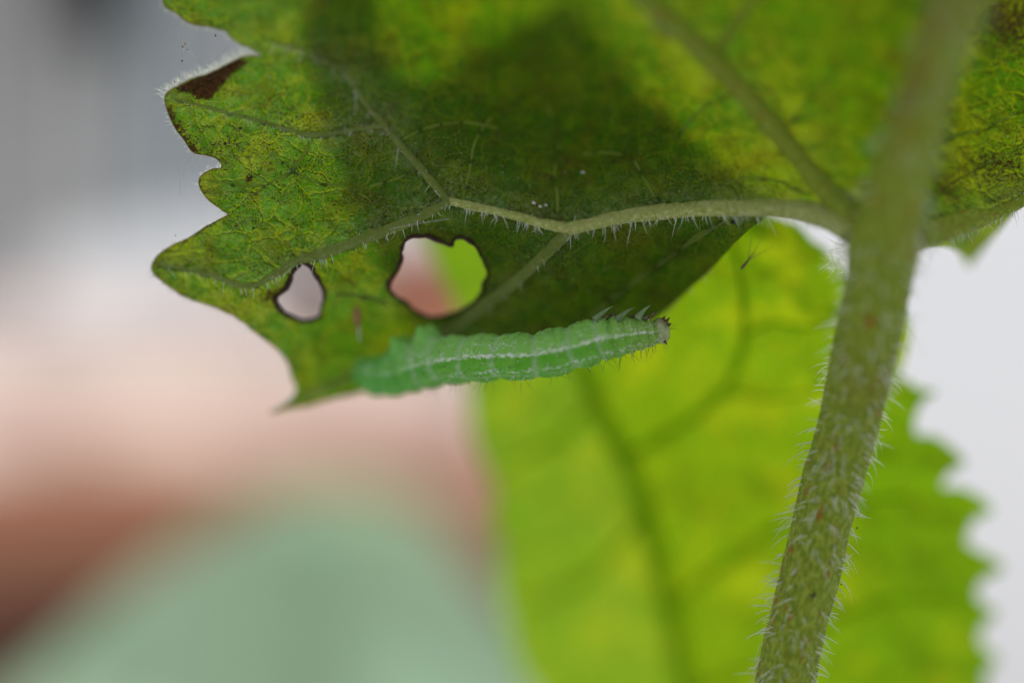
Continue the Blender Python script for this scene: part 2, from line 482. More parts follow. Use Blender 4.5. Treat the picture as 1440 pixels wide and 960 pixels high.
VEINS = [  # (u, v, radius in photo pixels), bulge towards the lens
    [(1222, 334, 27), (1165, 306, 19), (1110, 294, 15), (1040, 292, 13), (960, 295, 12), (880, 304, 11), (830, 315, 10), (798, 322, 9.5)],
    [(802, 322, 9), (760, 313, 7), (710, 300, 6.5), (660, 289, 6.2), (625, 281, 6)],
    [(630, 283, 6.2), (590, 235, 6), (560, 200, 5.6), (540, 175, 5.2), (510, 140, 4.6), (490, 106, 4), (455, 85, 3.4), (420, 68, 2.4), (380, 60, 1.5)],
    [(632, 283, 6.2), (600, 300, 7), (560, 318, 8), (500, 340, 8.5), (450, 358, 8), (415, 367, 7), (385, 387, 5.5), (345, 402, 4.6), (300, 387, 4), (255, 377, 3), (222, 373, 1.6)],
    [(540, 175, 4.6), (500, 182, 4), (440, 190, 4), (400, 180, 3.6), (350, 166, 3.2), (290, 151, 2.6), (240, 137, 1.4)],
    [(440, 191, 2.4), (430, 212, 2.2), (412, 238, 2.4), (390, 252, 2.2), (360, 262, 1.8), (320, 258, 1.6), (290, 254, 1)],
    [(412, 238, 2), (440, 255, 2), (480, 262, 1.8), (520, 280, 1.4)],
    [(800, 324, 10), (786, 338, 9), (760, 364, 8.5), (720, 400, 8.5), (680, 430, 9), (640, 458, 9), (600, 478, 8), (540, 510, 6), (470, 538, 4.5), (395, 572, 2)],
    [(1020, 308, 5), (960, 346, 4.5), (900, 390, 4.5), (850, 428, 4), (800, 470, 4)],
    [(1215, 318, 24), (1150, 252, 17), (1100, 192, 16), (1040, 122, 16), (980, 62, 16), (920, 8, 16), (860, -60, 15), (800, -160, 14)],
    [(1002, 82, 8), (1040, 25, 8), (1078, -25, 7), (1120, -100, 6)],
    [(1092, 186, 5), (1118, 165, 4), (1150, 128, 3.5), (1190, 90, 3)],
    [(1285, 330, 26), (1340, 314, 21), (1390, 297, 17), (1445, 273, 15), (1500, 246, 13), (1560, 200, 10)],
    [(1290, 210, 4), (1340, 192, 3.4), (1390, 178, 3), (1445, 150, 3), (1500, 120, 2)],
    [(1285, 300, 4), (1320, 272, 3), (1355, 246, 2.6), (1400, 224, 2.6), (1460, 196, 2)],
    [(475, 415, 3.5), (500, 414, 4), (525, 420, 4), (545, 428, 3)],
    [(350, 318, 3), (330, 332, 2.5), (318, 346, 1.5)],
    [(783, 318, 2.4), (784, 280, 2.2), (780, 240, 2), (786, 190, 2), (770, 150, 1.6)],
    [(650, 283, 2.2), (660, 240, 2), (668, 200, 1.8), (690, 165, 1.5)],
    [(930, 292, 2.2), (905, 250, 2), (890, 225, 2), (860, 215, 1.6), (820, 216, 1.6)],
    [(950, 195, 2.4), (985, 155, 2.4), (1010, 140, 2), (1035, 125, 2)],
    [(1140, 268, 2.2), (1095, 255, 2), (1050, 250, 2), (1010, 262, 1.6)],
    [(560, 200, 2), (600, 180, 2), (650, 172, 1.8), (700, 180, 1.4)],
    [(590, 232, 2), (560, 250, 2), (520, 262, 1.6)],
]

outline = catmull(OUT, 4.0, True)
outline[:, 0] += 1.3 * fbm(np.arange(len(outline)) / 5.0, np.zeros(len(outline)), 11, 2)
outline[:, 1] += 1.3 * fbm(np.arange(len(outline)) / 5.0, np.zeros(len(outline)) + 9, 12, 2)
hole_b = catmull(HOLE_BIG, 3.0, True); hole_s = catmull(HOLE_SMALL, 3.0, True)
for h in (hole_b, hole_s):
    h += 0.9 * np.stack([fbm(np.arange(len(h)) / 3.0, np.zeros(len(h)), 5, 2), fbm(np.arange(len(h)) / 3.0, np.ones(len(h)) * 7, 6, 2)], 1)


def blade_depth(u, v):
    """depth with the raised veins and the quilted cells between them"""
    d = d_main(u, v)
    lift = np.zeros_like(d)
    for vn in VEINS:
        c = catmull(vn, 10)
        dd, ii = dist_line(c, u, v)
        r = np.interp(ii, np.arange(len(c)), c[:, 2])
        lift = np.maximum(lift, r * 0.045 * 0.55 * np.exp(-(dd / (1.9 * r + 3)) ** 2))
    return d - lift


def quilt(u, v, cell, seed):
    r = np.random.default_rng(seed)
    gx = np.floor(u / cell).astype(int); gy = np.floor(v / cell).astype(int)
    tab = r.uniform(0.1, 0.9, (128, 128, 2))
    f1 = np.full(u.shape, 1e9); f2 = np.full(u.shape, 1e9)
    for i in (-1, 0, 1):
        for j in (-1, 0, 1):
            t = tab[(gx + i) % 128, (gy + j) % 128]
            dd = np.hypot((gx + i + t[..., 0]) * cell - u, (gy + j + t[..., 1]) * cell - v)
            m = dd < f1
            f2 = np.where(m, f1, np.minimum(f2, dd)); f1 = np.where(m, dd, f1)
    return f2 - f1


# ------------------------------------------------------------------ plant: stem and main leaf
plant = thing('hairy_plant', P(1103, 960, 0), 'hairy green stem carrying the chewed downy leaf seen from below', 'plant')

STEM = [(1075, 1080, 42, 0.4), (1092, 1010, 42, .3), (1103, 960, 42, .2), (1115, 900, 41, .1), (1140, 800, 42, 0), (1163, 700, 42, 0), (1191, 600, 43, -.8), (1213, 500, 45.5, -2.2), (1234, 400, 47, -4), (1243, 340, 50, -5.2), (1264, 250, 42, -7.4), (1295, 150, 36, -10), (1326, 50, 34, -12.8), (1344, 0, 34, -14.2), (1372, -70, 35, -16.5), (1425, -200, 36, -21)]
sc_ = catmull(STEM, 4.0)
s_pts = P(sc_[:, 0], sc_[:, 1], sc_[:, 3])
s_rad = sc_[:, 2] * pxm(sc_[:, 3])


def stem_r(S, th):
    y = S * len(sc_) * 4 / 100.0
    return 1 + 0.030 * np.cos(5 * th + 0.6) + 0.022 * fbm(y * 2.2 + 0 * th, 6 + 1.6 * np.cos(th) + 0 * S, 21, 3) + 0.012 * fbm(y * 9 + 0 * th, 20 + 5 * np.cos(th) + 3 * np.sin(th), 25, 2)


V, F, sv, tv, stem_fr = sweep(s_pts, s_rad, 64, True, None, stem_r)
puv = np.stack([np.cos(tv) * 0.42 + 3, sv * len(sc_) * 4 / 100 * 0.42, np.sin(tv) * 0.42], 1)
stem_v = np.interp(sv, np.linspace(0, 1, len(sc_)), sc_[:, 1])
stem = mk('stem', V, F, M['stem'], plant, attrs={'puv': puv, 'brown': 0.85 * np.exp(-((stem_v - 110) / 75) ** 2) * (0.55 + 0.45 * np.sin(tv - 0.6)) + 0.45 * np.exp(-((stem_v + 20) / 50) ** 2) + 0.5 * np.exp(-((stem_v - 530) / 35) ** 2) * np.clip(np.cos(tv + .6), 0, 1)})

# bristles of the stem
def stem_hairs(n, lmin, lmax, r0, name, down, seed):
    r = np.random.default_rng(seed)
    i = r.uniform(2, len(sc_) - 3, n).astype(int)
    i = i[(sc_[i, 1] > 330) | (r.random(n) < 0.35)]; n = len(i); th = r.uniform(0, 2 * np.pi, n)
    pts, T, N1, N2 = stem_fr
    k = stem_r(i / (len(sc_) - 1.0), th) if False else np.array([stem_r(np.array(a / (len(sc_) - 1.0)), np.array(b)) for a, b in zip(i, th)])
    nrm = np.cos(th)[:, None] * N1[i] + np.sin(th)[:, None] * N2[i]
    root = pts[i] + nrm * (s_rad[i] * k * 0.985)[:, None]
    pk = pxm(sc_[i, 3])
    L = (lmin + (lmax - lmin) * r.beta(1.6, 2.4, n)) * pk
    dirv = nrm + 0.28 * r.normal(size=(n, 3)) - T[i] * (r.uniform(-.1, .35, n))[:, None]
    bend = -T[i] * (down * r.uniform(.3, 1.3, n))[:, None] + 0.18 * r.normal(size=(n, 3))
    return hairs(name, root, dirv, L, bend, r0 * pk, M['hair'], stem)


stem_hairs(1250, 8, 38, 0.95, 'bristle', 0.55, 31)
stem_hairs(1500, 2, 5, 0.6, 'fine_down', 0.2, 32)

# blade
V2, F2 = sheet(outline, [hole_b, hole_s], None, 4.6)
u, v = V2[:, 0], V2[:, 1]
d = blade_depth(u, v)
q1 = quilt(u + 9 * fbm(u / 40, v / 40, 40, 2), v + 9 * fbm(u / 40, v / 40, 44, 2), 46, 2)
ridge = np.exp(-(q1 / 7.0) ** 2)
d = d - 0.14 * ridge + 0.16 * np.clip(q1 / 30, 0, 1) + 0.03 * fbm(u / 12, v / 12, 50, 2)
edge_d, _ = dist_line(outline, u, v, True)
hb, _ = dist_line(hole_b, u, v, True); hs, _ = dist_line(hole_s, u, v, True)
fuzz = np.zeros_like(u)
for k, wgt in ((0, .9), (1, .9), (2, .55), (3, .9), (4, .8), (7, .35), (9, .4), (12, .6), (15, .5)):
    c = catmull(VEINS[k], 10)
    dd, ii = dist_line(c, u, v)
    vv_ = np.interp(u, c[np.argsort(c[:, 0]), 0], c[np.argsort(c[:, 0]), 1])
    above = np.where(v < vv_, 1.0, 0.30) if k in (0, 1, 3) else 1.0
    fuzz = np.maximum(fuzz, wgt * np.exp(-dd / (24 if k in (0, 1) else 34)) * above)
fuzz = np.maximum(fuzz, 0.26 * np.exp(-((u - 430) / 170) ** 2 - ((v - 270) / 110) ** 2))
fuzz = np.maximum(fuzz, 0.55 * np.exp(-((u - 330) / 70) ** 2 - ((v - 145) / 22) ** 2))
BROWN = catmull([(247, 126), (262, 117), (285, 107), (305, 98), (325, 87), (338, 82), (346, 86), (338, 97), (324, 106), (316, 116), (304, 126), (298, 137), (283, 139), (268, 131)], 4, True)
bin_ = inside(BROWN, u, v); bd, _ = dist_line(BROWN, u, v, True)
brown = np.where(bin_, 0.75 + 0.02 * bd, np.clip(0.55 - bd / 14, 0, 1))
m2, _ = dist_line([(236, 158), (247, 182), (262, 203), (274, 215)], u, v)
brown = np.maximum(brown, np.clip(0.75 - m2 / 26, 0, 1))
m3, _ = dist_line([(285, 245), (279, 255), (286, 272)], u, v)
brown = np.maximum(brown, np.clip(0.5 - m3 / 24, 0, 1))
m4, _ = dist_line([(300, 313), (245, 345), (216, 372), (235, 402)], u, v)
brown = np.maximum(brown, np.clip(0.42 - m4 / 40, 0, 1))
brown = np.maximum(brown, np.clip(0.8 - hb / 13, 0, 1))
brown = np.maximum(brown, np.clip(0.8 - hs / 14, 0, 1) * np.where(u < 425, 1.25, 0.8))
m5, _ = dist_line([(372, 420), (392, 405)], u, v); brown = np.maximum(brown, np.clip(.62 - m5 / 26, 0, 1))
m6 = np.hypot(u - 351, v - 250); brown = np.maximum(brown, np.clip(1.0 - m6 / 9, 0, 1))
brown = np.maximum(brown, 0.50 * np.exp(-((u - 1400) / 70) ** 2 - ((v - 235) / 42) ** 2))
brown = np.maximum(brown, 0.60 * np.exp(-((u - 1420) / 70) ** 2 - ((v - 30) / 70) ** 2))
brown = np.maximum(brown, 0.42 * np.exp(-((u - 1330) / 40) ** 2 - ((v - 265) / 30) ** 2))
brown = np.maximum(brown, 0.36 * np.exp(-((u - 790) / 60) ** 2 - ((v - 245) / 35) ** 2))
brown = np.maximum(brown, 0.30 * np.exp(-((u - 420) / 60) ** 2 - ((v - 150) / 35) ** 2))
yellow = 0.7 * np.exp(-((u - 1090) / 90) ** 2 - ((v - 240) / 55) ** 2) + 0.5 * np.exp(-((u - 1380) / 80) ** 2 - ((v - 240) / 70) ** 2) + 0.28 * np.exp(-edge_d / 22)
yellow += 0.35 * np.exp(-((u - 330) / 90) ** 2 - ((v - 215) / 40) ** 2) + 0.25 * np.exp(-hs / 25) * (u < 440) - 0.35 * np.exp(-((u - 450) / 90) ** 2 - ((v - 510) / 60) ** 2)
yellow -= 0.35 * np.clip((560 - u) / 120, 0, 1)
brown = np.maximum(brown, 0.34 * np.exp(-((u - 320) / 75) ** 2 - ((v - 205) / 40) ** 2))
brown = np.maximum(brown, 0.30 * np.exp(-((u - 270) / 60) ** 2 - ((v - 365) / 30) ** 2))
fuzz = np.maximum(fuzz, 0.42 * np.clip((480 - u) / 90, 0, 1))
yellow -= 0.35 * np.exp(-((u - 640) / 160) ** 2 - ((v - 130) / 120) ** 2)
blade = mk('leaf_blade', P(u, v, d), F2, M['blade'], plant,
           attrs={'puv': V2 / 100.0, 'fuzz': np.clip(fuzz, 0, 1), 'brown': np.clip(brown, 0, 1), 'yellow': yellow})

# raised veins, each its own piece
def vein_mesh(vn, depthf, mat, parent, proud=0.30, squash=1.0, name='vein', off=0.0):
    c = catmull(vn, 5)
    dd = depthf(c[:, 0], c[:, 1]) - off
    pts = P(c[:, 0], c[:, 1], dd) - CAMB * (proud * c[:, 2] * pxm(dd))[:, None]
    jit = 1 + 0.06 * fbm(np.arange(len(c)) / 6.0, np.full(len(c), float(len(c))), 61, 2)
    V, F, sv, tv, fr = sweep(pts, c[:, 2] * pxm(dd) * jit, 14)
    puv = np.stack([np.concatenate([np.repeat(c[:, 0], 14), c[[0, -1], 0]]) / 100, np.concatenate([np.repeat(c[:, 1], 14), c[[0, -1], 1]]) / 100, tv * c[:, 2].mean() / 100], 1)
    return mk(name, V, F, mat, parent, attrs={'puv': puv}), c, dd


for k, vn in enumerate(VEINS):
    big = vn[0][2] > 3 and k not in (8, 11, 13, 14, 15)
    if k == 16:
        continue
    if k in (11, 13, 14):
        vn = [(a, b, c_ * .5) for a, b, c_ in vn]
    vein_mesh(vn, d_main, M['vein' if k in (0, 1) else 'stem' if k in (9, 10, 12) else 'side_vein' if big else 'veinlet'], blade, 0.30 if big else -0.25, off=0.0 if big else 0.02)

# chewed rims of the two holes
for h in (hole_b, hole_s):
    hh = np.vstack([h, h[:1]])
    nn = len(hh)
    cen = h.mean(0)
    outw = hh - cen; outw /= np.linalg.norm(outw, axis=1, keepdims=True)
    hh = hh + outw * 1.2
    dd = blade_depth(hh[:, 0], hh[:, 1])
    side = np.where(outw[:, 0] * -0.7 + outw[:, 1] * -0.7 > 0, 1.25, 0.8)
    rr = (2.3 + 1.0 * fbm(np.arange(nn) / 4.0, np.zeros(nn), 71, 2)) * side * (1.25 if h is hole_s else 1.0)
    V, F, *_ = sweep(P(hh[:, 0], hh[:, 1], dd), rr * pxm(dd), 8, False)
    mk('hole_rim', V, F, M['rim'], blade)

# thin thickened margin of the leaf
sel = outline[(outline[:, 0] < 1300) | (outline[:, 1] > 200)]
o2 = np.vstack([outline])
lo = np.where((o2[:, 1] > -90) & (o2[:, 1] < 600) & (o2[:, 0] < 1000))[0]
seg = o2[lo[0]:lo[-1] + 1]
dd = blade_depth(seg[:, 0], seg[:, 1])
V, F, *_ = sweep(P(seg[:, 0], seg[:, 1], dd), (1.0 + 0.4 * fbm(np.arange(len(seg)) / 5., np.zeros(len(seg)), 81, 2)) * pxm(dd), 6)
mk('leaf_margin', V, F, M['margin'], blade)

# bristles along the margin and the veins, down on the underside
r = np.random.default_rng(91)
tan = np.gradient(seg, axis=0); nrm = np.stack([tan[:, 1], -tan[:, 0]], 1)
nrm /= np.linalg.norm(nrm, axis=1, keepdims=True) + 1e-9
test = inside(outline, seg[:, 0] + nrm[:, 0] * 3, seg[:, 1] + nrm[:, 1] * 3)
nrm[test] *= -1
wt = np.where(seg[:, 0] < 425, 1.0, 0.35)
wt = np.where((seg[:, 1] > 78) & (seg[:, 1] < 140) & (seg[:, 0] < 370), 3.0, wt)
idx = r.choice(len(seg), 900, p=wt / wt.sum())
root2 = seg[idx] + tan[idx] * r.uniform(-.5, .5, (900, 1))
du = nrm[idx] + 0.35 * r.normal(size=(900, 2)) + np.array([-0.45, -0.1])
L = r.uniform(3.5, 10, 900) * np.where((root2[:, 1] > 78) & (root2[:, 1] < 140), 1.6, 1.0)
dd = blade_depth(root2[:, 0], root2[:, 1])
dirv = du[:, :1] * CAMR - du[:, 1:] * CAMU + r.normal(size=(900, 1)) * 0.45 * CAMB
hairs('margin_hair', P(root2[:, 0], root2[:, 1], dd), dirv, L * pxm(dd), 0.25 * r.normal(size=(900, 3)), 0.5 * pxm(dd), M['hair'], blade)

for k, n, lo_, hi_ in ((0, 150, 6, 26), (1, 60, 6, 20), (2, 46, 6, 19), (3, 90, 5, 17), (4, 45, 3, 9), (12, 120, 10, 26), (9, 50, 8, 20), (7, 40, 4, 9)):
    c = catmull(VEINS[k], 3)
    i = r.integers(0, len(c) - 1, n)
    below = r.random(n) < 0.72
    a = np.where(below, r.normal(-1.25, .35, n), r.uniform(-2.6, 2.6, n))     # angle round the vein: -90 deg points down in the picture
    dd = d_main(c[i, 0], c[i, 1])
    ctr = P(c[i, 0], c[i, 1], dd) - CAMB * (0.3 * c[i, 2] * pxm(dd))[:, None]
    nv = np.cos(a)[:, None] * -CAMB + np.sin(a)[:, None] * (CAMU + (0.6 * CAMR if k == 2 else 0))
    nv /= np.linalg.norm(nv, axis=1, keepdims=True)
    root = ctr + nv * (c[i, 2] * 0.97 * pxm(dd))[:, None]
    hairs('vein_hair', root, nv + 0.30 * r.normal(size=(n, 3)) + 0.10 * CAMR, (lo_ * .6 + (hi_ * 1.1 - lo_ * .6) * r.beta(1.3, 2.0, n)) * pxm(dd) * np.where(below, 1, .45),
          0.38 * r.normal(size=(n, 3)) - 0.15 * CAMU, 0.55 * pxm(dd), M['hair'], blade)

pick = r.choice(len(u), 3600, p=(fuzz + 0.10) * (edge_d > 3) / ((fuzz + 0.10) * (edge_d > 3)).sum())
pick = pick[v[pick] > -40]
n = len(pick)
hairs('leaf_down', P(u[pick], v[pick], d[pick]), -CAMB + 0.9 * r.normal(size=(n, 3)) * np.array([1, .3, 1]), r.uniform(1.2, 3.4, n) * pxm(0),
      0.5 * r.normal(size=(n, 3)), 0.26 * pxm(0), M['hair'], blade, rings=2)

# grains of dirt stuck on the leaf and the stem bristles
def grains(name, spots, mat, parent):
    ico = np.array([(0, 0, 1), (.89, 0, .45), (.28, .85, .45), (-.72, .53, .45), (-.72, -.53, .45), (.28, -.85, .45), (.72, .53, -.45), (-.28, .85, -.45), (-.89, 0, -.45), (-.28, -.85, -.45), (.72, -.53, -.45), (0, 0, -1)])
    fc = np.array([(0, 1, 2), (0, 2, 3), (0, 3, 4), (0, 4, 5), (0, 5, 1), (1, 6, 2), (2, 7, 3), (3, 8, 4), (4, 9, 5), (5, 10, 1), (6, 7, 2), (7, 8, 3), (8, 9, 4), (9, 10, 5), (10, 6, 1), (11, 7, 6), (11, 8, 7), (11, 9, 8), (11, 10, 9), (11, 6, 10)])
    V = []; F = []
    for q, (p, s) in enumerate(spots):
        V.append(p + ico * s * r.uniform(.7, 1.3, (12, 3))); F.append(fc + 12 * q)
    o = mk(name, np.vstack(V), np.vstack(F), mat, parent)
    o['kind'] = 'stuff'
    return o


sp = []
for q in range(170):
    while True:
        a, b = r.uniform(240, 1440), r.uniform(60, 330)
        if inside(outline, np.array([a]), np.array([b]))[0]:
            break
    dd = float(blade_depth(np.array([a]), np.array([b]))[0])
    sp.append((P(a, b, dd - 0.08), (r.uniform(.5, 1.5) if q > 12 else 2.2) * pxm(dd)))
for a, b, s in ((409 * 0 + 776, 250, 2.2), (749, 271, 1.8), (777, 317, 1.6), (1031, 312, 4), (1013, 311, 1.8)):
    dd = float(blade_depth(np.array([a]), np.array([b]))[0])
    sp.append((P(a, b, dd - 0.1), s * pxm(dd)))
grains('dirt_grain', sp, M['speck'], blade)
grains('dirt_grain', [(P(a, b, c), s * pxm(c)) for a, b, c, s in ((1145, 836, -2, 3), (1141, 838, -2, 2), (1205, 742, -.5, 1.6), (1181, 804, 0, 1.5), (1183, 821, 0, 1.3), (1176, 826, 0, 1.5), (1172, 768, -1.9, 1.4), (1120, 823, -1.9, 1.3), (1177, 438, -3.2, 3), (1163, 477, -3, 1.6), (1147, 536, -2, 1.2), (1186, 338, -5, 4.5))], M['speck'], stem)

# ------------------------------------------------------------------ unseen leaf added over the main leaf, shaped to cast its soft shadow
SH = catmull([(505, -70), (535, 40), (560, 105), (605, 120), (650, 88), (700, 50), (755, 25), (800, 0), (850, 60), (905, 130), (985, 205), (1050, 262), (1090, 300), (1075, 345), (985, 425), (900, 480), (760, 500), (650, 500), (575, 450), (545, 400), (520, 340), (490, 290), (470, 235), (455, 165), (435, 100), (425, 30), (450, -45)], 9, True)
V2, F2 = sheet(SH, [], None, 12)
pp = P(V2[:, 0], V2[:, 1], d_main(V2[:, 0], V2[:, 1])) + SUN * 0.0115 + SUN[None] * (0.0008 * fbm(V2[:, 0] / 120, V2[:, 1] / 120, 101, 2))[:, None]
z = np.zeros(len(V2))
top = thing('unseen_shade_leaf', pp.mean(0), 'unseen leaf added above the chewed leaf to cast the soft dark shadow on it', 'leaf')
mk('leaf_blade', pp, F2, M['top_blade'], top, attrs={'puv': V2 / 100, 'fuzz': z, 'brown': z, 'yellow': z - .3})

# ------------------------------------------------------------------ back leaf, backlit
BK = [(600, 300), (760, 250), (900, 240), (1000, 262), (1060, 290), (1100, 307), (1120, 314), (1133, 327), (1145, 340), (1160, 348), (1172, 366), (1186, 372), (1200, 392), (1222, 410), (1246, 425), (1268, 440), (1279, 456), (1278, 480), (1272, 505), (1262, 530),
      (1276, 533), (1292, 546), (1318, 550), (1297, 566), (1288, 588), (1289, 610), (1313, 612), (1338, 628), (1357, 651), (1336, 664), (1326, 684), (1347, 684), (1376, 696), (1396, 718), (1370, 732), (1360, 762), (1378, 774), (1412, 797), (1380, 818), (1376, 842), (1402, 860), (1382, 882), (1380, 905), (1404, 925), (1386, 950), (1392, 990), (1370, 1060), (1100, 1140), (860, 1080), (770, 1000), (725, 930), (712, 870), (700, 815), (702, 770), (690, 720), (696, 690), (680, 650), (664, 610), (660, 560), (655, 500), (640, 430), (612, 370)]


def d_back(u, v):
    u = np.asarray(u, float); v = np.asarray(v, float)
    d = 7 + np.interp(u, [900, 1200], [.025, .013]) * np.maximum(v - 330, 0) + 0.035 * np.maximum(900 - u, 0) + 0.010 * np.maximum(u - 1280, 0) * np.clip((v - 600) / 200, 0, 1)
    return d + 0.9 * fbm(u / 210, v / 210, 111, 2)


BVEINS = [[(760, 330, 10), (795, 430, 12), (820, 520, 13), (850, 590, 14), (882, 650, 14), (912, 740, 15), (935, 830, 15), (955, 920, 15), (972, 1010, 15)],
          [(880, 645, 9), (930, 615, 8), (985, 580, 7.5), (1020, 545, 7), (1042, 500, 6.5), (1047, 440, 6), (1042, 395, 5), (1030, 340, 4)],
          [(945, 850, 9), (1000, 805, 8), (1050, 772, 8), (1100, 740, 7), (1180, 715, 6), (1260, 700, 5), (1330, 712, 3)],
          [(1047, 470, 5), (1090, 455, 4.5), (1140, 462, 4), (1190, 450, 3)],
          [(965, 980, 8), (1060, 940, 7), (1160, 880, 6), (1260, 840, 5), (1360, 850, 4)],
          [(835, 560, 7), (790, 610, 6), (740, 640, 5), (700, 660, 4)],
          [(905, 720, 7), (850, 790, 6), (790, 830, 5), (730, 850, 4)],
          [(1020, 548, 4), (1080, 560, 4), (1150, 550, 3.5)],
          [(1180, 716, 4), (1220, 660, 3.5), (1270, 620, 3)]]
bo = catmull(BK, 6, True)
V2, F2 = sheet(bo, [], None, 9)
u, v = V2[:, 0], V2[:, 1]
q1 = quilt(u + 12 * fbm(u / 50, v / 50, 140, 2), v + 12 * fbm(u / 50, v / 50, 144, 2), 80, 4)
d = d_back(u, v) + 0.5 * np.clip(q1 / 40, 0, 1)
ed, _ = dist_line(bo, u, v, True)
z = np.zeros(len(V2))
back = thing('broad_leaf', P(960, 960, 20), 'bright yellow-green backlit leaf hanging behind the hairy stem', 'leaf')
bblade = mk('leaf_blade', P(u, v, d), F2, M['back_blade'], back,
            attrs={'puv': V2 / 100, 'fuzz': 0.9 * np.clip((900 - u + (v - 640) * .27) / 60, 0, 1), 'brown': np.clip(.3 - ed / 30, 0, 1), 'yellow': -0.35 * np.clip((900 - u) / 200, 0, 1) - 0.35 * np.exp(-ed / 18) - 0.5 * np.clip((u - 1130) / 120, 0, 1) * np.clip((v - 450) / 150, 0, 1)})  # fuzz left of the midrib greys in the shade of the turned half
for vn in BVEINS:
    vein_mesh([(a, b, c_ * (1.0 if vn is BVEINS[0] else .85)) for a, b, c_ in vn], d_back, M['back_vein'], bblade, 0.1)

# ------------------------------------------------------------------ caterpillar, belly up
CL = [(498, 515, 5, 6.2), (505, 519, 15, 6.0), (517, 525, 23, 5.7), (535, 528, 29, 5.2), (560, 524, 31.5, 4.6), (590, 515, 32.5, 3.8), (620, 509, 33, 3.0), (660, 504, 32.8, 1.9), (703, 502, 32, 1.0), (752, 500, 32, .3), (800, 490.5, 32, 0), (838, 480, 30.5, 0), (862, 475.5, 28, .1), (888, 471, 24, .3), (908, 469, 20.5, .5), (922, 467.5, 16.5, .6), (932, 466, 12, .7)]
cc = catmull(CL, 1.1)
c_pts = P(cc[:, 0], cc[:, 1], cc[:, 3]); c_rad = cc[:, 2] * pxm(cc[:, 3])
CUTS = [516, 541, 566, 592, 620, 659, 703, 755, 803, 840, 858, 876, 893, 908, 920]
CW = [5, 6, 7, 7, 7, 7, 7, 7, 7, 6, 4, 5, 4, 4, 3]
xs = cc[:, 0]
SEG = np.interp(xs, [490] + CUTS + [940], np.arange(len(CUTS) + 2))


def cat_r(S, th):
    i = np.clip(np.round(S * (len(cc) - 1)).astype(int), 0, len(cc) - 1)
    x = xs[i]; sg = SEG[i]
    k = np.ones(np.broadcast(x, th).shape)
    for c0, w0 in zip(CUTS, CW):
        k = k - 0.125 * np.exp(-((x - c0 - 2.2 * np.sin(th * 2 + c0)) / w0) ** 2) * (0.75 + 0.25 * np.cos(th * 3 + c0))
    fr = sg - np.floor(sg)
    k = k + 0.045 * np.sin(np.pi * fr) - 0.026 * np.cos(fr * 2 * np.pi * 3) * (0.6 + 0.4 * np.sin(th * 2 + sg))
    k = k + 0.035 * np.exp(-((th - 0.06) / 0.10) ** 2) - 0.035 * np.exp(-((th + 0.12 - 2 * np.pi * (th > 3)) / 0.12) ** 2)
    thw = np.where(th > np.pi, th - 2 * np.pi, th)
    k = k + 0.022 * np.exp(-((thw + 0.75 + .06 * np.sin(x / 9)) / 0.09) ** 2) - 0.02 * np.exp(-((thw + 1.0) / 0.1) ** 2)
    k = k + 0.030 * fbm(x / 9 + 0 * th, 30 + 6 * np.cos(th) + 4 * np.sin(th) + 0 * x, 201, 3)
    k = k + 0.012 * fbm(x / 3.2 + 0 * th, 12 + 14 * thw / 3 + 0 * x, 205, 2)
    # prolegs gripping the leaf, on the belly that faces up
    for px, hgt, wx in ((607, .66, 11), (574, .62, 11), (502, .5, 9)):
        for t0 in (1.25, 1.95):
            a = np.exp(-np.abs((x - px) / wx) ** 1.6 - np.abs((thw - t0) / 0.36) ** 1.8)
            k = k + hgt * a
    # lumps that carry the true legs
    for px in (840, 872, 900):
        for t0 in (1.2, 1.9):
            k = k + 0.10 * np.exp(-((x - px) / 9) ** 2 - ((thw - t0) / 0.4) ** 2)
    return k


V, F, sv, tv, cfr = sweep(c_pts, c_rad, 120, True, None, cat_r)
sv_i = np.clip(np.round(sv * (len(cc) - 1)).astype(int), 0, len(cc) - 1)
tvw = np.where(tv > np.pi, tv - 2 * np.pi, tv)
g = G('caterpillar_skin')
bs = g.attr('bs'); th = g.attr('bt'); sg = g.attr('bseg'); cu = g.attr('puv', 'Vector'); ring = g.attr('ring')
wob = g.noise(cu, 14.0, 3.0, 0.6); wob2 = g.noise(cu, 45.0, 3.0, 0.6); mott = g.noise(cu, 6.0, 3.0)
upper = g.ramp(th, -0.05, 0.20)
c = g.mix(upper, (0.125, 0.470, 0.016), (0.275, 0.640, 0.125))
c = g.mix(g.ramp(bs, 0.0, 0.45, 0.75, 0.0), c, (0.120, 0.490, 0.105))
c = g.mix(g.ramp(bs, 0.72, 1.0, 0.0, 0.6), c, (0.36, 0.54, 0.100))
c = g.mix(g.ramp(mott, 0.44, 0.6, 0.0, 0.35), c, (0.27, 0.62, 0.09))


def band(center, half, soft, wobble, src):
    x = g.math('ADD', th, g.math('MULTIPLY', g.math('SUBTRACT', src, 0.5), wobble))
    x = g.math('ABSOLUTE', g.math('SUBTRACT', x, center))
    return g.ramp(x, half, half + soft, 1.0, 0.0)


st = g.math('MULTIPLY', band(0.07, 0.036, 0.06, 0.55, wob), g.ramp(g.noise(cu, 11.0, 3.0, .7), 0.38, 0.56, 0.25, 1.0))
st = g.math('MULTIPLY', st, g.ramp(bs, 0.10, 0.45, 0.22, 1.0))
lf = g.ramp(bs, 0.18, 0.5)
l2 = g.math('MULTIPLY', g.math('MULTIPLY', band(-0.66, 0.006, 0.05, 0.8, wob), lf), g.ramp(g.noise(cu, 7.0, 2.0), .40, .54, .2, .8))
l3 = g.math('MULTIPLY', g.math('MULTIPLY', band(-0.98, 0.004, 0.05, 0.9, wob), lf), 0.5)
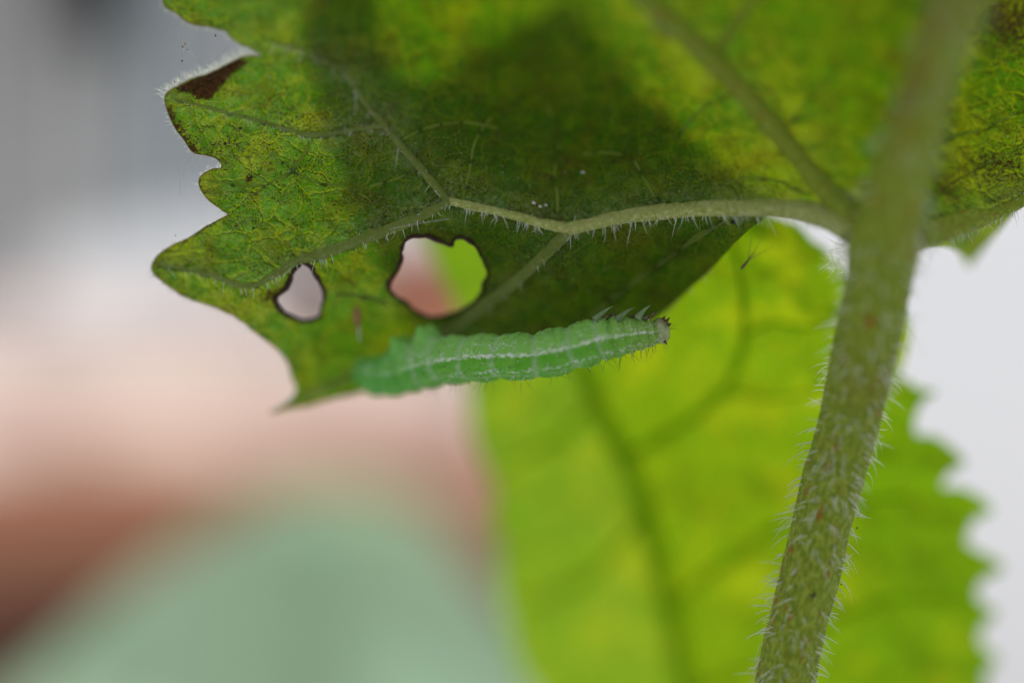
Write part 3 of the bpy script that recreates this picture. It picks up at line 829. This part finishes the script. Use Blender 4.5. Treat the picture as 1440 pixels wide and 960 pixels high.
# short pale squiggles above the stripe
sq = g.edge(g.warp(cu, 20.0, 0.06), 16.0, 0.02, 0.10)
sq = g.math('MULTIPLY', g.math('MULTIPLY', sq, g.ramp(g.noise(cu, 9.0, 2.0), 0.50, 0.60)), band(0.38, 0.20, 0.22, 0.2, mott))
rg = g.math('MULTIPLY', ring, g.ramp(wob, 0.3, 0.6, 0.25, 0.60))
wf = g.math('MAXIMUM', g.math('MAXIMUM', st, l2), g.math('MAXIMUM', l3, g.math('MULTIPLY', sq, 0.75)))
c = g.mix(g.math('MULTIPLY', rg, 1.0), c, (0.50, 0.72, 0.42))
c = g.mix(wf, c, (0.80, 0.90, 0.78))
nb = g.bump(g.math('ADD', g.math('ADD', wob2, g.math('MULTIPLY', wob, 1.2)), g.math('MULTIPLY', wf, 0.3)), 0.00034, 0.7)
p = g.bsdf(Base_Color=c, Roughness=0.30, Specular_IOR_Level=0.32, Normal=nb, Subsurface_Weight=0.3, Subsurface_Radius=(0.5, 1.0, 0.4), Subsurface_Scale=0.0007, Coat_Weight=0.08, Coat_Roughness=0.25)
M['skin'] = g.done(p)

catp = thing('caterpillar', P(607, 470, 3), 'smooth green caterpillar with white side stripe clinging upside down to the leaf', 'caterpillar')
ringv = np.max([np.exp(-((xs[sv_i] - c0 - 2.2 * np.sin(tvw * 2 + c0)) / (w0 * .55)) ** 2) for c0, w0 in zip(CUTS[3:10], CW[3:10])], 0)
arc = cc[sv_i, 0] / 100
body = mk('body', V, F, M['skin'], catp, attrs={'bs': sv, 'bt': tvw, 'bseg': SEG[sv_i], 'ring': ringv,
          'puv': np.stack([arc, tvw * 0.32, np.zeros_like(arc)], 1)})

# head with brown mouthparts
g = G('caterpillar_head')
co = g.attr('puv', 'Vector'); br = g.attr('brown')
n1 = g.noise(co, 3.0, 4.0, 0.65)
c = g.mix(g.ramp(n1, 0.35, 0.7), (0.24, 0.34, 0.13), (0.46, 0.46, 0.26))
c = g.mix(g.ramp(g.math('ADD', br, g.math('MULTIPLY', g.math('SUBTRACT', n1, .5), 0.7)), 0.42, 0.62), c, (0.10, 0.035, 0.018))
M['head'] = g.done(g.bsdf(Base_Color=c, Roughness=0.3, Specular_IOR_Level=0.6, Subsurface_Weight=0.3, Subsurface_Radius=(1, .8, .4), Subsurface_Scale=0.0004))
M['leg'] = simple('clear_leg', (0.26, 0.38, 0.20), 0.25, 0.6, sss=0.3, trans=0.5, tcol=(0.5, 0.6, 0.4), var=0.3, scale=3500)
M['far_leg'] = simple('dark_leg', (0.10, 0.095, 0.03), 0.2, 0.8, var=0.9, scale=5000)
nu, nv_ = 28, 20
hv = []; hb_ = []; huv = []
for i in range(nv_ + 1):
    ph = math.pi * i / nv_
    for j in range(nu):
        a = 2 * math.pi * j / nu
        x, y, z_ = math.cos(ph), math.sin(ph) * math.cos(a), math.sin(ph) * math.sin(a)      # x along the body, y to the lens, z up
        rr = 1 + 0.10 * math.exp(-((x - .75) / .3) ** 2 - ((z_ - .55) / .3) ** 2) - 0.12 * max(x, 0) ** 3 + 0.06 * math.exp(-((z_ - .2) / .12) ** 2) * -1 * max(0, y)
        hv.append((x * 14.5 * rr, y * 16.5 * rr, z_ * 18.5 * rr)); huv.append((x, y, z_))
        hb_.append(max(math.exp(-((x - .75) / .38) ** 2 - ((z_ - .70) / .30) ** 2), 0.9 * math.exp(-((x - .75) / .25) ** 2 - ((z_ + .72) / .2) ** 2)))
hv = np.array(hv)
tilt = math.radians(10)
hx = hv[:, 0] * math.cos(tilt) - hv[:, 2] * math.sin(tilt); hz = hv[:, 0] * math.sin(tilt) + hv[:, 2] * math.cos(tilt)
HC = P(929.5, 465, 0.6)
hp = HC + (hx[:, None] * CAMR + hv[:, 1:2] * -CAMB + hz[:, None] * CAMU) * pxm(.6)
hf = [[i * nu + j, i * nu + (j + 1) % nu, (i + 1) * nu + (j + 1) % nu, (i + 1) * nu + j] for i in range(nv_) for j in range(nu)]
head = mk('head', hp, hf, M['head'], catp, attrs={'puv': np.array(huv), 'brown': np.array(hb_)})
for (a, b, dd, a2, b2) in ((936, 453, -.2, 942, 446), (932, 450, -.1, 935, 444), (939, 458, -.1, 944, 454), (934, 479, -.2, 938, 484)):
    pts = np.linspace(P(a, b, dd), P(a2, b2, dd), 6)
    V, F, *_ = sweep(pts, np.linspace(3.2, 0.5, 6) * pxm(0), 8)
    mk('mouthpart', V, F, simple('mouth_brown', (0.07, 0.028, 0.014), .35, .5), head)

# true legs
for (a, b, a2, b2, far) in ((836, 450, 863, 430, 0), (867, 450, 893, 432, 0), (896, 448, 915, 429, 0), (845, 449, 869, 436, 1), (876, 450, 899, 438, 1), (903, 448, 925, 436, 1)):
    t = np.linspace(0, 1, 16)
    d0 = (.15, -.55)[1 - far]
    mid = np.stack([a + (a2 - a) * t, b + (b2 - b) * t - 2.2 * np.sin(t * np.pi) * (1 if not far else -1)], 1)
    rr = np.interp(t, [0, .25, .35, .6, .68, .9, 1], [5.6, 4.2, 3.4, 2.2, 1.7, .8, .25] if not far else [3.5, 2.8, 3.1, 2.2, 2.4, 1.2, .3])
    V, F, *_ = sweep(P(mid[:, 0], mid[:, 1], d0 + .3 * t), rr * pxm(d0), 10)
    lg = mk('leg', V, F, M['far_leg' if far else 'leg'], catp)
    if far:
        k = rng.integers(2, 15, 14)
        hairs('bristle', P(mid[k, 0], mid[k, 1], d0), rng.normal(size=(14, 3)), rng.uniform(3, 6, 14) * pxm(0), 0.2 * rng.normal(size=(14, 3)), .45 * pxm(0), M['dark_hair'], lg)

# tubercles and body bristles
pts, T, N1, N2 = cfr
hr = []; hd = []; hl = []; wr = []
r = np.random.default_rng(303)
for c0, c1 in zip(CUTS[3:-1], CUTS[4:]):
    for fx, t0 in ((.35, 1.15), (.6, .75), (.5, .30), (.62, -.16), (.35, -.42), (.55, -.95), (.7, -1.15), (.4, -1.38), (.75, -1.5), (.5, -1.65), (.5, 1.5)):
        x = c0 + (c1 - c0) * fx + r.normal() * 2; a = t0 + r.normal() * .06
        i = int(np.argmin(np.abs(xs - x)))
        k = float(cat_r(np.array(i / (len(cc) - 1.0)), np.array(a if a >= 0 else a + 2 * np.pi)))
        nv = math.cos(a) * N1[i] + math.sin(a) * N2[i]
        p0 = pts[i] + nv * c_rad[i] * k
        wr.append((p0, r.uniform(.9, 1.5) * pxm(cc[i, 3])))
        hr.append(p0); hd.append(nv + 0.3 * r.normal(size=3) + T[i] * r.uniform(-.3, .6)); hl.append(r.uniform(12, 30) * pxm(cc[i, 3]))
grains('tubercle', wr, M['egg'], body)
hairs('bristle', np.array(hr), np.array(hd), np.array(hl), 0.15 * r.normal(size=(len(hr), 3)), 0.33 * pxm(0), M['dark_hair'], body)
i = r.integers(0, len(hp), 26); i = i[hx[i] > 2]
hairs('bristle', hp[i], hp[i] - HC, r.uniform(8, 18, len(i)) * pxm(0), 0.15 * r.normal(size=(len(i), 3)), 0.3 * pxm(0), M['dark_hair'], head)

# ------------------------------------------------------------------ small things on and by the leaf
def d_on(a, b):
    return float(blade_depth(np.array([float(a)]), np.array([float(b)]))[0])


dd = d_on(502, 450) - .35
t = np.linspace(0, 1, 24)
seedp = P(501 + 2 * t, 429 + 32 * t, dd)
V, F, *_ = sweep(seedp, np.interp(t, [0, .1, .35, .7, 1], [1, 4, 6.2, 5.2, 1]) * pxm(dd), 16)
seed = thing('seed', P(502, 445, dd), 'tiny brown seed on a thin pale stalk stuck below the chewed leaf', 'seed')
mk('seed_coat', V, F, M['seed'], seed)
V, F, *_ = sweep(P(504 + 2 * t, 459 + 22 * t, dd), np.interp(t, [0, .8, 1], [1.6, 1.0, .3]) * pxm(dd), 8)
mk('stalk', V, F, M['silk'], seed)

bit = thing('plant_fluff', P(1047, 372, 1), 'tiny dark bit of plant fluff with spreading filaments below the main vein', 'fluff')
V, F, *_ = sweep(np.linspace(P(1042, 379, 1), P(1052, 366, 1), 10), np.interp(t[:10] / t[9], [0, .3, 1], [1, 2.2, 1.6]) * pxm(1), 8)
mk('core', V, F, M['dark_hair'], bit)
fil = np.array([[1078, 329], [1059, 322], [1090, 345], [1066, 350]])
root = np.repeat(P(1052, 366, 1)[None], 4, 0); tip = P(fil[:, 0], fil[:, 1], np.array([.6, 1.4, 1.2, .5]))
hairs('filament', root, tip - root, np.linalg.norm(tip - root, axis=1), 0.06 * r.normal(size=(4, 3)), .55 * pxm(1), M['dark_hair'], bit, rings=6)

for (a, b, s, lab) in ((750, 285, 4.4, 'leftmost of three tiny white grains above the main vein'), (759, 290, 3.6, 'middle one of three tiny white grains above the main vein'), (767, 288, 3.4, 'rightmost of three tiny white grains above the main vein'), (819, 242, 3.2, 'lone tiny white grain higher up the leaf than the row of three')):
    dd = d_on(a, b) - .1
    V0 = []
    o = grains('white_grain', [(P(a, b, dd), s * .55 * pxm(dd)), (P(a + 2, b + 1, dd), s * .4 * pxm(dd))], M['egg'], None)
    o['kind'] = 'thing'
    tag(o, lab, 'grain', 'white grains on the leaf')

web = thing('cobweb', P(290, 95, 1), 'fine cobweb threads with brown crumbs by the brown leaf tip', 'cobweb')
for ln in ([(264, 72, 0), (280, 85, 0), (296, 95, .2), (312, 94, .4)], [(257, 68, 0), (262, 71, 0), (266, 60, .3)], [(256, 60, 0), (259, 67, 0), (264, 72, 0)], [(256, 76, 0), (256, 90, .2), (250, 106, .4)], [(286, 72, .5), (288, 84, .4), (291, 92, .3)],
           [(292, 92, .2), (306, 80, .6), (318, 70, 1), (320, 60, 1)], [(252, 200, .5), (252, 240, .5), (254, 275, .5)], [(258, 20, 1), (258, 45, .6), (258, 70, 0)], [(262, 266, .5), (258, 240, .4), (274, 216, .2)],
           [(548, 322, -.5), (590, 314, -.8), (632, 308, -1)]):
    c = catmull(ln, 2)
    V, F, *_ = sweep(P(c[:, 0], c[:, 1], c[:, 2]), np.full(len(c), .34) * pxm(0), 5)
    mk('thread', V, F, M['silk'], web)
grains('crumb', [(P(a, b, .1), s * pxm(0)) for a, b, s in ((256, 86, 1.7), (257, 66, 1.6), (260, 62, 1.3), (263, 70, 1.4), (303, 50, 1.8), (246, 115, 1.3), (256, 78, 1), (247, 331, 1))], M['seed'], web)

# fluffy white down beside the joint of the stem
n = 70
rt = P(r.uniform(1168, 1192, n), r.uniform(340, 385, n), r.uniform(-1, 4, n))
hairs('stem_down', rt, np.array([-.8, 0, .15]) + 0.7 * r.normal(size=(n, 3)), r.uniform(8, 22, n) * pxm(0), .4 * r.normal(size=(n, 3)), .6 * pxm(0), M['hair'], stem)

# ------------------------------------------------------------------ far background, all soft
# withered leaf seen only through the holes
g = G('withered_leaf_skin')
co = g.attr('puv', 'Vector'); n1 = g.noise(co, 1.2, 3.0)
c = g.mix(g.ramp(g.attr('brown'), 0.1, 0.9), (0.62, 0.57, 0.58), (0.42, 0.17, 0.11))
c = g.mix(g.ramp(n1, .3, .7, 0, .4), c, (0.40, 0.22, 0.16))
p = g.bsdf(Base_Color=c, Roughness=.7); tr = g.node("ShaderNodeBsdfTranslucent", {'Color': c})
M['dry'] = g.done(g.node("ShaderNodeMixShader", {0: .45, 1: p, 2: tr}))
DR = catmull([(370, 350), (420, 320), (520, 315), (600, 335), (660, 365), (690, 420), (680, 470), (610, 490), (520, 470), (440, 472), (385, 430)], 10, True)
V2, F2 = sheet(DR, [], None, 16)
dryd = 32 + 5 * np.sin((V2[:, 0] - 380) / 90) + 3 * fbm(V2[:, 0] / 80, V2[:, 1] / 80, 401, 2)
dry = thing('withered_leaf', P(530, 470, 35), 'withered brown-pink leaf glimpsed through the holes of the chewed leaf', 'leaf')
mk('leaf_blade', P(V2[:, 0], V2[:, 1], dryd), F2, M['dry'], dry, attrs={'puv': V2 / 100, 'brown': np.clip((V2[:, 0] - 450) / 110, 0, 1) * np.clip((V2[:, 1] - 335) / 60, 0, 1)})

# pale round leaf at the lower left
g = G('sage_leaf_skin')
co = g.attr('puv', 'Vector'); n1 = g.noise(co, .7, 3.0)
c = g.mix(g.ramp(n1, .3, .7), (0.46, 0.69, 0.48), (0.52, 0.71, 0.44))
p = g.bsdf(Base_Color=c, Roughness=.6); tr = g.node("ShaderNodeBsdfTranslucent", {'Color': c})
M['sage'] = g.done(g.node("ShaderNodeMixShader", {0: .20, 1: p, 2: tr}))
SG = catmull([(-60, 1030), (70, 920), (190, 815), (300, 738), (400, 690), (490, 680), (580, 700), (645, 760), (705, 850), (750, 900), (770, 1050), (600, 1180), (300, 1190), (80, 1120)], 16, True)
V2, F2 = sheet(SG, [], None, 26)
sgd = 60 - 0.03 * (V2[:, 1] - 900) + 6 * np.cos((V2[:, 0] - 420) / 160) + 3 * fbm(V2[:, 0] / 150, V2[:, 1] / 150, 411, 2)
sage = thing('sage_leaf', P(420, 1150, 80), 'big rounded pale sage-green leaf blurred at the lower left', 'leaf')
sb = mk('leaf_blade', P(V2[:, 0], V2[:, 1], sgd), F2, M['sage'], sage, attrs={'puv': V2 / 100})
c = catmull([(430, 1150, 9), (440, 950, 7), (470, 800, 5), (490, 690, 3)], 12)
V, F, *_ = sweep(P(c[:, 0], c[:, 1], np.interp(c[:, 1], [690, 1150], [73, 58])), c[:, 2] * pxm(90), 10)
mk('midrib', V, F, M['sage'], sb)

# clay pot with a rolled rim
g = G('shaded_terracotta')
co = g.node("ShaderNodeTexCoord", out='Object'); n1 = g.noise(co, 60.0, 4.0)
c = g.mix(g.ramp(n1, .3, .7), (0.10, 0.040, 0.022), (0.17, 0.07, 0.040))  # wall clay darker than the rim: shade below it put into the colour
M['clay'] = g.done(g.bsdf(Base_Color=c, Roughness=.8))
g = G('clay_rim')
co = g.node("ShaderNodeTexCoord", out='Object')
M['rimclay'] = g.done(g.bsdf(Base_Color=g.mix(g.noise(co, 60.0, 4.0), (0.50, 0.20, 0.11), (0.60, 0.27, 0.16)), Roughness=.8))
PD = 95.0
pot_c = P(300, 722, PD) + np.array([0, .047, .007])
pot = thing('clay_pot', pot_c, 'reddish brown clay pot with a rolled rim, blurred at the lower left', 'pot')


def lathe(name, prof, mat, parent, center, seg=96):
    prof = np.array(prof); a = np.linspace(0, 2 * np.pi, seg, endpoint=False)
    V = np.stack([prof[:, None, 0] * np.cos(a)[None], prof[:, None, 0] * np.sin(a)[None], np.repeat(prof[:, 1:2], seg, 1)], -1).reshape(-1, 3) + center
    n = len(prof)
    F = [[i * seg + j, i * seg + (j + 1) % seg, (i + 1) * seg + (j + 1) % seg, (i + 1) * seg + j] for i in range(n - 1) for j in range(seg)]
    return mk(name, V, F, mat, parent)


tq = np.linspace(0, 2 * np.pi, 33)
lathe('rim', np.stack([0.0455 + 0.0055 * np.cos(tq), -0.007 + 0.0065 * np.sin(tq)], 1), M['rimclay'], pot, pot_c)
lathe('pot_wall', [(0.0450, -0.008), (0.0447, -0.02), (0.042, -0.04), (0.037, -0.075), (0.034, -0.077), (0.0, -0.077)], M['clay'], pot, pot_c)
g = G('potting_soil'); co = g.node("ShaderNodeTexCoord", out='Object')
M['soil'] = g.done(g.bsdf(Base_Color=g.mix(g.noise(co, 300.0, 4.0), (0.03, 0.02, 0.014), (0.08, 0.055, 0.035)), Roughness=.9))
lathe('soil', [(0.0425, -0.011), (0.025, -0.009), (0.0, -0.008)], M['soil'], pot, pot_c, 48)

# pale pink blossom above the pot, lit through its petals
g = G('pink_petal')
co = g.attr('puv', 'Vector')
c = g.mix(g.ramp(g.noise(co, .8, 3.0), .42, .58), (0.97, 0.80, 0.72), (0.98, 0.88, 0.83))
p = g.bsdf(Base_Color=c, Roughness=.6); tr = g.node("ShaderNodeBsdfTranslucent", {'Color': c})
M['petal'] = g.done(g.node("ShaderNodeMixShader", {0: .76, 1: p, 2: tr}))
flower = thing('pink_flower', P(300, 760, 125), 'pale pink blossom blurred below the left of the chewed leaf', 'flower')
for q, (cx, w_, t_, b_, dep) in enumerate(((20, 260, 440, 655, 128), (300, 230, 430, 690, 122), (560, 210, 440, 720, 127), (840, 190, 500, 740, 132))):
    ang = np.linspace(0, 2 * np.pi, 22, endpoint=False)
    ol = np.stack([cx + w_ * np.cos(ang) * (1 + .06 * np.sin(3 * ang + q)) * (0.75 - 0.25 * np.sin(ang)), (t_ + b_) / 2 - (b_ - t_) / 2 * np.sin(ang)], 1)
    ol[:, 0] = cx + (ol[:, 0] - cx) * np.interp(ol[:, 1], [t_, b_], [1.7, .8])
    ol = catmull(ol, 22, True)
    V2, F2 = sheet(ol, [], None, 26)
    dp = dep + 14 * ((V2[:, 0] - cx) / 260) ** 2 - 0.03 * (V2[:, 1] - 600) + 2 * fbm(V2[:, 0] / 90, V2[:, 1] / 90, 501 + q, 2)
    mk('petal', P(V2[:, 0], V2[:, 1], dp), F2, M['petal'], flower, attrs={'puv': V2 / 100})
c = catmull([(330, 770, 10), (320, 840, 9), (310, 930, 9)], 12)
V, F, *_ = sweep(P(c[:, 0], c[:, 1], np.full(len(c), 128.)), c[:, 2] * pxm(128), 10)
mk('flower_stalk', V, F, M['sage'], flower)

# grey boards at the upper left
M['board'] = {}
fence = thing('board_screen', P(150, 340, 78), 'soft grey upright boards blurred at the upper left', 'boards')
for q, (x0, x1, cg, b) in enumerate(((-330, -95, (.44, .44, .43), 430), (-85, 52, (.50, .49, .48), 425), (60, 185, (.045, .045, .045), 62), (60, 120, (.40, .40, .38), 350), (128, 190, (.52, .52, .52), 330), (198, 262, (.27, .37, .41), 318), (270, 400, (.50, .51, .53), 300), (408, 560, (.46, .47, .47), 290))):
    dep = 78 + 1.5 * (q % 2) if q != 2 else 72
    g = G('grey_board'); co = g.node("ShaderNodeTexCoord", out='Object')
    n1 = g.noise(co, 40.0, 4.0)
    m = g.done(g.bsdf(Base_Color=g.mix(n1, tuple(x * .85 for x in cg), tuple(min(1, x * 1.2) for x in cg)), Roughness=.7))
    ptop = -420
    A = [P(x, y, dep + zz) for zz in (0, 3.5) for (x, y) in ((x0, ptop), (x1, ptop), (x1, b), (x0, b))]
    Fb = [[0, 1, 2, 3], [7, 6, 5, 4], [0, 4, 5, 1], [1, 5, 6, 2], [2, 6, 7, 3], [3, 7, 4, 0]]
    if q == 2:
        Fb = Fb
    mk('board', np.array(A), Fb, m, fence, smooth=False)
